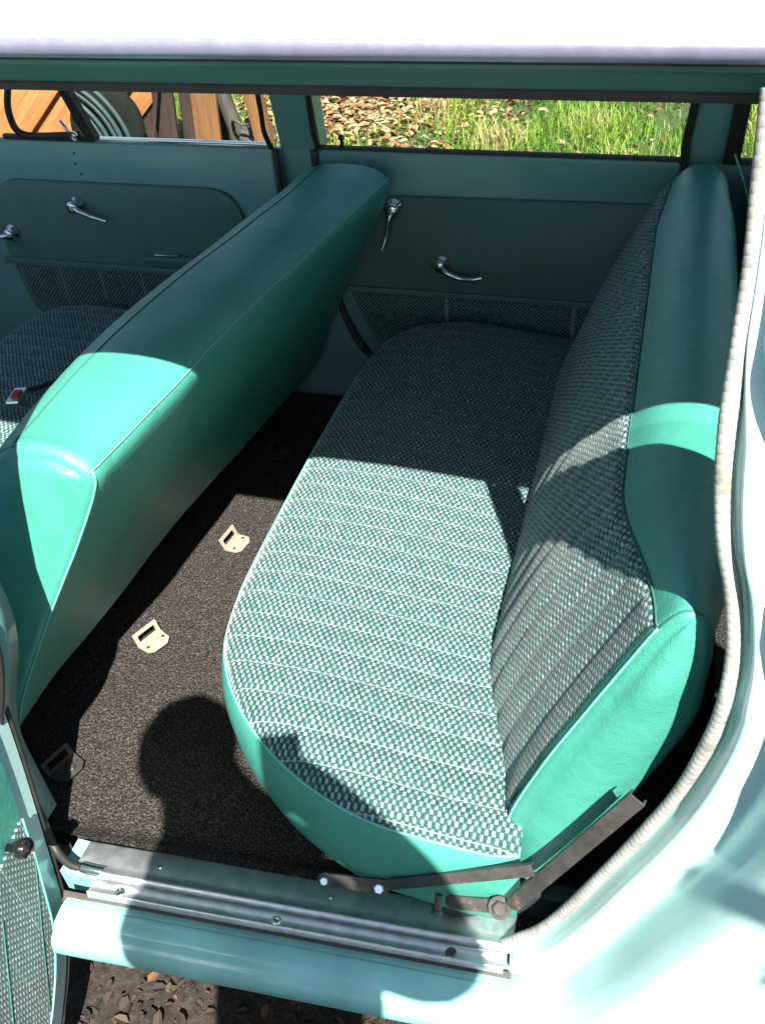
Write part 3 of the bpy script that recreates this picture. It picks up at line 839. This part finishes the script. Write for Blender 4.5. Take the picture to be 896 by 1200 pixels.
nd = doorface('rear_door', [tuple(p)[:2] for p in spline([Vector((a, b, 0)) for a, b in edge_uz], 60)], .0, .045, PAINT, CAR, label='open near rear door hinged on the centre pillar')
def inset_door(d, out): 
    res = []
    for i, (u, z) in enumerate(out): res.append((u+d, z+d*.4))
    return res
inn = [(-0.023, .98), (-0.018, .80), (-0.008, .68), (0.016, .53), (0.051, .37), (0.072, .285), (0.097, .235), (0.132, .195), (0.192, .158), (0.282, .135), (0.780, .135), (0.850, .32), (0.870, .60), (0.850, .98)]
inn_s = [tuple(p)[:2] for p in spline([Vector((a, b, 0)) for a, b in inn], 60)]
doorface('trim_panel', inn_s, .006, .005, VINYL, nd)
fabo = [(0.030, .495), (0.044, .42), (0.059, .365), (0.080, .29), (0.105, .245), (0.142, .205), (0.202, .168), (0.292, .145), (0.770, .145), (0.840, .33), (0.850, .50)]
doorface('fabric_panel', [tuple(p)[:2] for p in spline([Vector((a, b, 0)) for a, b in fabo], 50)], .0105, .004, m_fabric('door_fabric_near', .07, .0075, .0055), nd, uv=True)
MB().tube([D(u-.003, z, .0105) for u, z in [tuple(p)[:2] for p in spline([Vector((a, b, 0)) for a, b in fabo[:9]], 60)]], .0022, 6).build('piping', PIPING, nd, True)
MB().tube([D(u+.004, z, -.002) for u, z in [tuple(p)[:2] for p in spline([Vector((a-.012, b-.004, 0)) for a, b in edge_uz[:11]], 60)]], .0045, 6).build('door_seal', RUBBER, nd, True)
kb = D(.075, .500, .008)
MB().lathe(kb, dn, [(.006, 0), (.006, .012), (.013, .016), (.0155, .024), (.014, .032), (.007, .037)], 20).build('window_crank', BAKELITE, nd, True)
for q in (0, .12, .24): MB().tube([D(.03+q, .44, .0108), D(.11+q, .30, .0108), D(.17+q, .19, .0108)], .001, 5).build('stitched_seam', STITCH, nd, True)
# door hinge side window frame
MB().tube([D(-.07, .97, -.02), D(-.065, 1.05, -.035), D(-.06, 1.40, -.10)], .012, 8).build('window_frame', PAINT, nd, True)
MB().tube([D(-.06, 1.40, -.10), D(.5, 1.41, -.12), D(.82, 1.40, -.12), D(.86, 1.3, -.10), D(.86, .97, -.02)], .012, 8).build('window_frame', PAINT, nd, True)

# ------------------------------------------------------------------ rest of the car (front, tail, wheels)
m = MB(); m.prism([(-1.95, -.12, .30), (-.815, -.12, .30), (-.815, -.118, .955), (-1.95, -.118, .955)], (0, 1, 0), .07)
nf = m.build('front_door', PAINT, CAR, label='closed near front door')
MB().prism([(-1.60, -.10, .955), (-.86, -.10, .955), (-.86, .02, 1.43), (-1.35, .02, 1.43)], (0, 1, 0), .004).build('window_glass', GLASS, nf)
MB().tube([(-1.62, -.10, .96), (-1.36, .03, 1.435)], .012, 8).build('window_frame', PAINT, nf)
MB().box((-1.9, -.05, .34), (-.9, -.035, .93)).build('trim_panel', TRIM, nf)
MB().prism([(-2.35, .0, .30), (-2.35, 0, .98), (-3.6, .0, .90), (-3.7, .0, .45), (-3.6, 0, .30)], (0, 1, 0), 1.40).build('front_end', PAINT, CAR)
MB().prism([(-1.95, -.115, .30), (-1.95, -.11, .95), (-3.6, -.09, .88), (-3.65, -.09, .30)], (0, 1, 0), .10).build('front_wing', PAINT, CAR)
MB().prism([(-2.05, .02, .90), (-2.05, 1.38, .90), (-1.62, 1.25, 1.47), (-1.62, .16, 1.47)], (-1, 0, 0), .006).build('windscreen', GLASS, CAR)
MB().box((-2.35, .02, .28), (-2.0, 1.38, .93), .04).build('dashboard', TRIM, CAR)
m = MB(); m.box((1.70, -.08, .30), (1.78, 1.46, .95), .02); m.build('tailgate', PAINT, CAR)
MB().prism([(1.72, .0, .95), (1.72, 1.4, .95), (1.60, 1.25, 1.45), (1.60, .14, 1.45)], (1, 0, 0), .006).build('tail_window', GLASS, CAR)
MB().box((.2, .06, .36), (1.70, 1.36, .40)).build('cargo_floor', CARPET, CAR)
def wheel(x, y, s_):
    prf = [(.20, -.08), (.29, -.085), (.322, -.065), (.33, -.03), (.33, .03), (.322, .065), (.29, .085), (.20, .08)]
    t = MB().lathe((x, y, .335), (0, 1, 0), prf, 48).build('wheel', TYRE, CAR, True)
    MB().lathe((x, y-.07*s_, .335), (0, -s_, 0), [(.205, .0), (.20, .012), (.16, .004), (.11, .02), (.07, .035), (.02, .04)], 40).build('rim', CHROME, t, True)
wheel(WX, -.01, 1); wheel(WX, 1.40, -1); wheel(-2.55, -.01, 1); wheel(-2.55, 1.40, -1)

# ------------------------------------------------------------------ ground and what lies beyond
V = []
gx = [-400, -120, -40, -15]+[lerp(-8, 6, i/70) for i in range(71)]+[15, 40, 120, 400]
gy = [-400, -120, -40, -12]+[lerp(-4, 10, i/70) for i in range(71)]+[15, 40, 120, 400]
for x in gx:
    for y in gy:
        f = math.exp(-((x+1)**2+(y-3)**2)/60)
        V.append((x, y, .025*nfx(x, y, 0, .9)*f))
gr = mesh_obj('ground', V, grid_faces(len(gx), len(gy)), m_ground()); gr['kind'] = 'structure'
def gz(x, y): return .025*nfx(x, y, 0, .9)*math.exp(-((x+1)**2+(y-3)**2)/60)
def litter_amt(x, y):
    return math.exp(-((x+1.75)/.55)**2-((y-4.7)/.55)**2)
def toned(name, V, F, tone, mat):
    me = bpy.data.meshes.new(name); me.from_pydata(V, [], F); me.materials.append(mat)
    a = me.attributes.new('tone', 'FLOAT', 'POINT'); a.data.foreach_set('value', tone); me.update()
    o = bpy.data.objects.new(name, me); COL.objects.link(o); o['kind'] = 'stuff'; return o
V = []; F = []; T = []
rnd = random.random
for i in range(105000):
    x = lerp(-5.0, 2.4, rnd()); y = 3.0+5.0*rnd()**1.1
    la = litter_amt(x, y)
    if rnd() < la*1.25: continue
    cl = nfx(x, y, 0, 2.2, 1)
    if rnd() > .75+cl*.9: continue
    hgt = (.045+.075*rnd()**1.5)*(1+.8*cl)
    a = rnd()*6.283; lean = .2+.8*rnd(); w = .0022+.0022*rnd()
    dx, dy = math.cos(a), math.sin(a); px, py = -dy*w, dx*w; z = gz(x, y)
    b = len(V)
    V += [(x-px, y-py, z), (x+px, y+py, z), (x+dx*hgt*lean*.35+px*.8, y+dy*hgt*lean*.35+py*.8, z+hgt*.62), (x+dx*hgt*lean*.35-px*.8, y+dy*hgt*lean*.35-py*.8, z+hgt*.62), (x+dx*hgt*lean, y+dy*hgt*lean, z+hgt*(1-.25*lean))]
    F += [(b, b+1, b+2, b+3), (b+3, b+2, b+4)]
    t = min(1, max(0, .5+.9*cl+.5*(rnd()-.5)))
    if rnd() < .06: t = .97
    T += [t]*5
GRASS = m_attr('grass_blades', [(0, (.05, .13, .015)), (.5, (.13, .26, .03)), (.85, (.27, .36, .06)), (.97, (.42, .36, .16))], .5, .35)
g_ = toned('grass', V, F, T, GRASS); g_['label'] = 'bright sunlit lawn grass seen through the far windows'; g_['category'] = 'grass'
LEAF = m_attr('dry_leaves', [(0, (.10, .045, .02)), (.5, (.34, .19, .09)), (1, (.55, .40, .24))], .7, .15)
MULCH = m_attr('mulch_leaves_shaded', [(0, (.016, .012, .010)), (.6, (.040, .030, .023)), (.93, (.07, .05, .036)), (1, (.15, .075, .04))], .85)  # mulch leaves with the shade of the near ground put into their colour
def leaves(name, count, gen, lab, s0=.03, s1=.04, tm=1, mat=None):
    V = []; F = []; T = []
    for i in range(count):
        x, y, z = gen(); L_ = s0+s1*rnd(); a = rnd()*6.283; w = L_*.55
        ax = Vector((math.cos(a), math.sin(a), .6*(rnd()-.5))).normalized(); up = Vector((.7*(rnd()-.5), .7*(rnd()-.5), 1)).normalized(); sd = ax.cross(up).normalized(); up = sd.cross(ax)
        c = Vector((x, y, z+.006+.02*rnd())); b = len(V); cu = L_*.25*(rnd()+.2)
        P_ = [(-.5, 0, .0), (-.2, .5, cu), (.2, .42, cu*.8), (.5, 0, 0), (.2, -.42, cu*.8), (-.2, -.5, cu), (-.2, 0, 0), (.2, 0, 0)]
        for p in P_: V.append(tuple(c+ax*p[0]*L_+sd*p[1]*w+up*p[2]))
        F += [(b, b+1, b+6), (b+1, b+2, b+7, b+6), (b+2, b+3, b+7), (b+3, b+4, b+7), (b+4, b+5, b+6, b+7), (b+5, b, b+6)]
        T += [rnd()*tm]*8
    o = toned(name, V, F, T, mat or LEAF); o['label'] = lab; o['category'] = 'leaf litter'; return o
def g1():
    while True:
        x = random.gauss(-1.75, .5); y = random.gauss(4.75, .5)
        if y > 3.2: return x, y, gz(x, y)
leaves('leaf_litter', 2600, g1, 'patch of dry brown leaves in the lawn beyond the far rear window')
def g2(): x = lerp(-1.6, .6, rnd()); y = lerp(-1.2, .5, rnd()); return x, y, gz(x, y)-.008
leaves('leaf_litter', 9000, g2, 'mulch and dead leaves, coloured dark as if shaded, on the soil under the open door', .010, .022, 1, MULCH)
def g3(): x = lerp(-5, 2.2, rnd()); y = lerp(3.2, 8, rnd()); return x, y, gz(x, y)+.03*rnd()
leaves('leaf_litter', 700, g3, 'scattered fallen leaves lying across the sunny lawn')

# planks leaning on a rail behind the car
def plank(x0, z0, x1, z1, y, w, mat, label, grp, th=.022):
    """a board from (x0,z0) to (x1,z1) in a nearly upright plane, leaning back"""
    a = Vector((x0, y, z0)); b = Vector((x1, y+.12*(z1-z0), z1)); d = (b-a).normalized(); nn = Vector((0, -1, .12)).normalized(); wv = d.cross(nn).normalized()
    L_ = (b-a).length; m = MB().obox(Vector((0, 0, 0)), wv, nn, d, (w, th, L_), .003)
    # local mesh with z along the grain
    bm = MB().obox((0, 0, 0), (1, 0, 0), (0, 1, 0), (0, 0, 1), (w, th, L_), .003)
    o = bm.build('plank', mat, None); M_ = Matrix((wv, nn, d)).transposed().to_4x4(); M_.translation = (a+b)/2; o.matrix_world = M_
    return tag(o, label, 'plank', grp)
G = 'boards leaning behind the car'
def sl(xc, w, mat, lab, y=3.5): plank(xc-.23, .0, xc-.23+.80, .76, y, w, mat, lab, G)
sl(-3.36, .125, WOOD_O, 'sunlit orange board leaning furthest to the left in the vent window', 3.53)
sl(-3.19, .115, WOOD_O, 'narrow sunlit orange board second from the left in the vent window', 3.50)
sl(-3.02, .125, WOOD_O, 'sunlit orange board leaning across the middle of the vent window', 3.53)
sl(-2.835, .128, WOOD_O, 'wide sunlit orange board leaning just left of the vent divider', 3.50)
sl(-2.655, .12, WOOD_O, 'sunlit orange board leaning directly behind the hose arch', 3.54)
plank(-2.47, .0, -2.40, 1.1, 3.56, .10, WOOD_D, 'dark reddish brown board right of the hose arch', G)
plank(-2.345, .0, -2.33, 1.1, 3.53, .11, WOOD_D, 'dark weathered board in the middle of the brown boards', G)
plank(-2.225, .0, -2.225, 1.1, 3.56, .085, WOOD_D, 'dark brown board beside the orange upright board', G)
plank(-2.45, .0, -2.22, .9, 3.47, .016, WOOD_D, 'thin brown lath slanting across the dark boards', G, .012)
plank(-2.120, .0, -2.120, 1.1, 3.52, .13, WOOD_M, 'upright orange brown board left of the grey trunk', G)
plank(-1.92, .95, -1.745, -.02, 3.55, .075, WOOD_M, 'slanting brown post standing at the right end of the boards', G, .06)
rl = empty('rail_fence', (-2.9, 3.78, 0), 'low timber rail fence that the boards lean on', 'fence')
for x in (-.85, .75): MB().box((x-.05, -.05, 0), (x+.05, .05, .80), .006).build('post', BARK, rl)
MB().box((-1.0, -.09, .62), (.85, -.052, .74), .006).build('rail', WOOD_D, rl)
# old hose arching out from behind the boards
m = MB()
for k in range(5):
    rr = .27+.035*k
    pts = [(-2.84+rr*math.cos(t), 3.36-.01*(k % 2)+.42*sstep(.5, -.15, math.cos(t)), .20+rr*math.sin(t)*.95) for t in [lerp(-.55, 3.4, i/70) for i in range(71)]]
    m.tube(pts, .0115, 8)
tag(m.build('garden_hose', HOSE, None, True), 'loops of dark green hose arching in front of the boards', 'hose')
m = MB().lathe((-2.60, 3.455, .30), (0, -1, .1), [(.07, -.04), (.13, -.04), (.185, -.028), (.20, 0), (.185, .028), (.13, .04), (.07, .035)], 48)
tag(m.build('tyre', TYRE, None, True), 'old dark tyre propped beside the hose loops', 'tyre')
# small tree trunk and log seen through the front window
def trunk(name, pts, r0, r1, mat, parent):
    return MB().tube(spline(pts, 30), lambda s_: lerp(r0, r1, s_)*(1+.08*math.sin(s_*31)), 12).build(name, mat, parent, True)
tr = empty('small_tree', (-2.02, 3.6, 0), 'thin grey tree trunk with bare branches beside the boards', 'tree')
trunk('trunk', [(0.05, 0, 0), (.02, 0, .3), (-.02, 0, .5), (-.08, .05, 1.6), (-.1, .1, 2.6)], .042, .025, BARK, tr)
trunk('branch', [(.02, -.02, .28), (.07, -.1, .33), (.12, -.1, .31), (.2, -.12, .34)], .010, .004, BARK, tr)
trunk('branch', [(.26, -.1, .24), (.20, -.05, .33), (.13, 0, .45), (.02, 0, .7)], .016, .010, BARK, tr)
trunk('branch', [(.14, -.1, .30), (.18, -.1, .35), (.26, -.1, .34)], .008, .004, BARK, tr)
V = []; F = []; bm = bmesh.new(); bmesh.ops.create_icosphere(bm, subdivisions=4, radius=1)
for v in bm.verts:
    k = 1+.25*noise.noise(v.co*1.6)+.1*noise.noise(v.co*5); v.co = Vector((v.co.x*.09*k, v.co.y*.09*k, v.co.z*.13*k+.17))
me = bpy.data.meshes.new('stump'); bm.to_mesh(me); bm.free(); me.materials.append(BARK)
st_ = bpy.data.objects.new('stump', me); COL.objects.link(st_); st_.location = (-1.89, 3.62, .02); tag(st_, 'dark rounded stump on the grass beside the brown post', 'stump')

t2 = empty('shade_tree', (1.9, -2.2, 0), 'young leafy tree standing behind the photographer, shading the rear wing', 'tree')
trunk('trunk', [(0, 0, 0), (.03, .02, 1.0), (-.05, .05, 2.0), (-.02, .1, 3.2)], .07, .03, BARK, t2)
trunk('limb', [(-.03, .04, 1.6), (-.5, .5, 1.9), (-.9, .9, 2.08), (-1.20, 1.2, 2.10)], .022, .006, BARK, t2)
trunk('limb', [(-.03, .05, 2.1), (.4, .3, 2.6), (.7, .4, 3.0)], .03, .01, BARK, t2)
V = []; F = []; T = []
def leafq(c, sz):
    a = Vector((rnd()-.5, rnd()-.5, .5*(rnd()-.5))).normalized(); u = a.cross(Vector((.3*(rnd()-.5), .3*(rnd()-.5), 1))).normalized(); b = len(V)
    for p in ((-.5, 0), (-.1, .32), (.5, 0), (-.1, -.32)): V.append(tuple(Vector(c)+a*p[0]*sz+u*p[1]*sz))
    F.append((b, b+1, b+2, b+3)); T.extend([rnd()]*4)
for i in range(60): leafq((-1.17+.025*random.gauss(0, 1), 1.19+.03*random.gauss(0, 1), 2.10+.045*random.gauss(0, 1)), .065)
for i in range(110): q = rnd(); leafq((lerp(-1.02, -.1, q)+.04*random.gauss(0, 1), lerp(1.0, .1, q)+.04*random.gauss(0, 1), lerp(2.0, 1.75, q)+.05*random.gauss(0, 1)), .075)
for i in range(2600):
    d = Vector((random.gauss(0, 1), random.gauss(0, 1), random.gauss(0, 1))); d = d.normalized()*(.35+.5*rnd()); k = 1+.4*noise.noise(d*2)
    leafq((.2+d.x*k, .15+d.y*k, 3.1+d.z*k), .07)
me = bpy.data.meshes.new('crown'); me.from_pydata(V, [], F); me.materials.append(m_attr('tree_leaves', [(0, (.03, .08, .015)), (1, (.09, .16, .03))], .5, .3))
a_ = me.attributes.new('tone', 'FLOAT', 'POINT'); a_.data.foreach_set('value', T)
cr = bpy.data.objects.new('crown', me); COL.objects.link(cr); cr.parent = t2

# ------------------------------------------------------------------ photographer
def person():
    root = empty('person', (-.05, -.85, 0), 'person in a dark shirt and jeans leaning towards the open door with a phone', 'person')
    J = {'pel': (.12, -.96, 1.0), 'ab': (.12, -.94, 1.18), 'ch': (.12, -.87, 1.42), 'nk': (.05, -.82, 1.56), 'nk2': (-.01, -.79, 1.62), 'hd': (-.045, -.77, 1.69), 'hd2': (-.055, -.76, 1.76), 'hd3': (-.055, -.76, 1.80),
         'sl': (-.075, -.86, 1.50), 'el': (-.13, -.78, 1.25), 'wl': (-.09, -.66, 1.43),
         'sr': (.27, -.85, 1.55), 'er': (.35, -.78, 1.40), 'er2': (.25, -.72, 1.52), 'wr': (.14, -.68, 1.60), 'hr': (.06, -.655, 1.61),
         'hl': (.01, -.99, .94), 'kl': (.0, -.92, .52), 'al': (-.01, -.98, .09), 'tl': (-.02, -.83, .035),
         'hr_': (.23, -.99, .94), 'kr': (.25, -.95, .52), 'ar': (.26, -1.02, .09), 'tr': (.27, -.87, .035), 'lh': (-.055, -.635, 1.54)}
    Rr = {'pel': .145, 'ab': .135, 'ch': .15, 'nk': .115, 'nk2': .095, 'hd': .07, 'hd2': .083, 'hd3': .065, 'sl': .07, 'el': .045, 'wl': .03, 'sr': .07, 'er': .062, 'er2': .056, 'wr': .042, 'hr': .042,
          'hl': .095, 'kl': .062, 'al': .042, 'tl': .035, 'hr_': .095, 'kr': .062, 'ar': .042, 'tr': .035, 'lh': .032}
    E_ = [('pel', 'ab'), ('ab', 'ch'), ('ch', 'nk'), ('nk', 'nk2'), ('nk2', 'hd'), ('hd', 'hd2'), ('hd2', 'hd3'), ('ch', 'sl'), ('sl', 'el'), ('el', 'wl'), ('wl', 'lh'), ('ch', 'sr'), ('sr', 'er'), ('er', 'er2'), ('er2', 'wr'), ('wr', 'hr'),
          ('pel', 'hl'), ('hl', 'kl'), ('kl', 'al'), ('al', 'tl'), ('pel', 'hr_'), ('hr_', 'kr'), ('kr', 'ar'), ('ar', 'tr')]
    ks = list(J); o0 = Vector((.05, -.85, 0))
    me = bpy.data.meshes.new('body'); me.from_pydata([Vector(J[k])-o0 for k in ks], [(ks.index(a), ks.index(b)) for a, b in E_], [])
    bm = bmesh.new(); bm.from_mesh(me); lay = bm.verts.layers.skin.verify(); bm.verts.ensure_lookup_table()
    for i, k in enumerate(ks):
        bm.verts[i][lay].radius = (Rr[k], Rr[k]*(.75 if k in ('pel', 'ab', 'ch') else 1)); bm.verts[i][lay].use_root = (k == 'pel')
    bm.to_mesh(me); bm.free()
    n = NT('clothes'); sp = n.node('ShaderNodeSeparateXYZ'); n.link(n.coord(), sp.inputs[0])
    leg = n.math('LESS_THAN', sp.outputs[2], .95); skin = n.math('GREATER_THAN', sp.outputs[2], 1.585)
    n.col(n.mix(skin, n.mix(leg, (.03, .035, .05), (.03, .05, .10)), (.55, .33, .24))); n.set(Roughness=.8)
    me.materials.append(n.m)
    o = bpy.data.objects.new('body', me); COL.objects.link(o); o.parent = root
    o.modifiers.new('Skin', 'SKIN'); s_ = o.modifiers.new('Sub', 'SUBSURF'); s_.levels = 2; s_.render_levels = 2
    hc = Vector((-.055, -.772, 1.78))-o0
    bm = bmesh.new(); bmesh.ops.create_icosphere(bm, subdivisions=4, radius=1)
    for v in bm.verts:
        k = 1+.05*noise.noise(v.co*4); v.co = Vector((v.co.x*.088*k, v.co.y*.098*k-.012, max(v.co.z, -.35)*.09*k+.01))+hc
    me = bpy.data.meshes.new('hair'); bm.to_mesh(me); bm.free(); me.materials.append(simple('dark_hair', (.03, .02, .015), .6, 0, .3, 60, .4, 300))
    for p in me.polygons: p.use_smooth = True
    hr = bpy.data.objects.new('hair', me); COL.objects.link(hr); hr.parent = root
person()
CAMF = Vector((-.2431, .7265, -.6428)); Rq = Vector((math.cos(R(18.5)), math.sin(R(18.5)), 0)); Uq = Rq.cross(CAMF)
ph = MB().obox((0, 0, 0), (1, 0, 0), (0, 1, 0), (0, 0, 1), (.06, .116, .010), .003).build('phone', BAKELITE)
ph.location = Vector((0, -.60, 1.65))-CAMF*.02-Rq*.046-Uq*.058; ph.rotation_euler = CAMF.to_track_quat('-Z', 'Y').to_euler()
tag(ph, 'black phone held up in portrait by the photographer', 'phone')

# ------------------------------------------------------------------ camera, light
cam = bpy.data.cameras.new('camera'); co = bpy.data.objects.new('camera', cam); COL.objects.link(co); S.camera = co
pitch, yaw, roll = R(40), R(18.5), R(-4.5)
Fv = Vector((-math.sin(yaw)*math.cos(pitch), math.cos(yaw)*math.cos(pitch), -math.sin(pitch)))
R0 = Vector((math.cos(yaw), math.sin(yaw), 0)); U0 = R0.cross(Fv)
Rv = R0*math.cos(roll)+U0*math.sin(roll); Uv = -R0*math.sin(roll)+U0*math.cos(roll)
M_ = Matrix((Rv, Uv, -Fv)).transposed().to_4x4(); M_.translation = (0, -.60, 1.65); co.matrix_world = M_
cam.sensor_fit = 'VERTICAL'; cam.sensor_height = 24; cam.sensor_width = 24*.7467; cam.lens = 24*1075/1200
cam.clip_start = .01; cam.clip_end = 2000

sd = Vector((.35, -.68, 1)).normalized()
sun = bpy.data.lights.new('sun', 'SUN'); sun.energy = 5; sun.angle = R(.5); sun.color = (1, .96, .88)
so = bpy.data.objects.new('sun', sun); COL.objects.link(so); so.rotation_euler = (-sd).to_track_quat('-Z', 'Y').to_euler(); so.location = sd*20
w = bpy.data.worlds.new('World'); S.world = w; w.use_nodes = True; nt = w.node_tree
sky = nt.nodes.new('ShaderNodeTexSky'); sky.sky_type = 'NISHITA'; sky.sun_disc = False
sky.sun_elevation = math.asin(sd.z); sky.sun_rotation = math.atan2(sd.x, sd.y)
bg = nt.nodes['Background']; bg.inputs[1].default_value = .055; nt.links.new(sky.outputs[0], bg.inputs[0])
S.view_settings.view_transform = 'Standard'; S.view_settings.look = 'None'; S.view_settings.exposure = 1.85; S.view_settings.gamma = 1
S.cycles.max_bounces = 8; S.cycles.transparent_max_bounces = 12
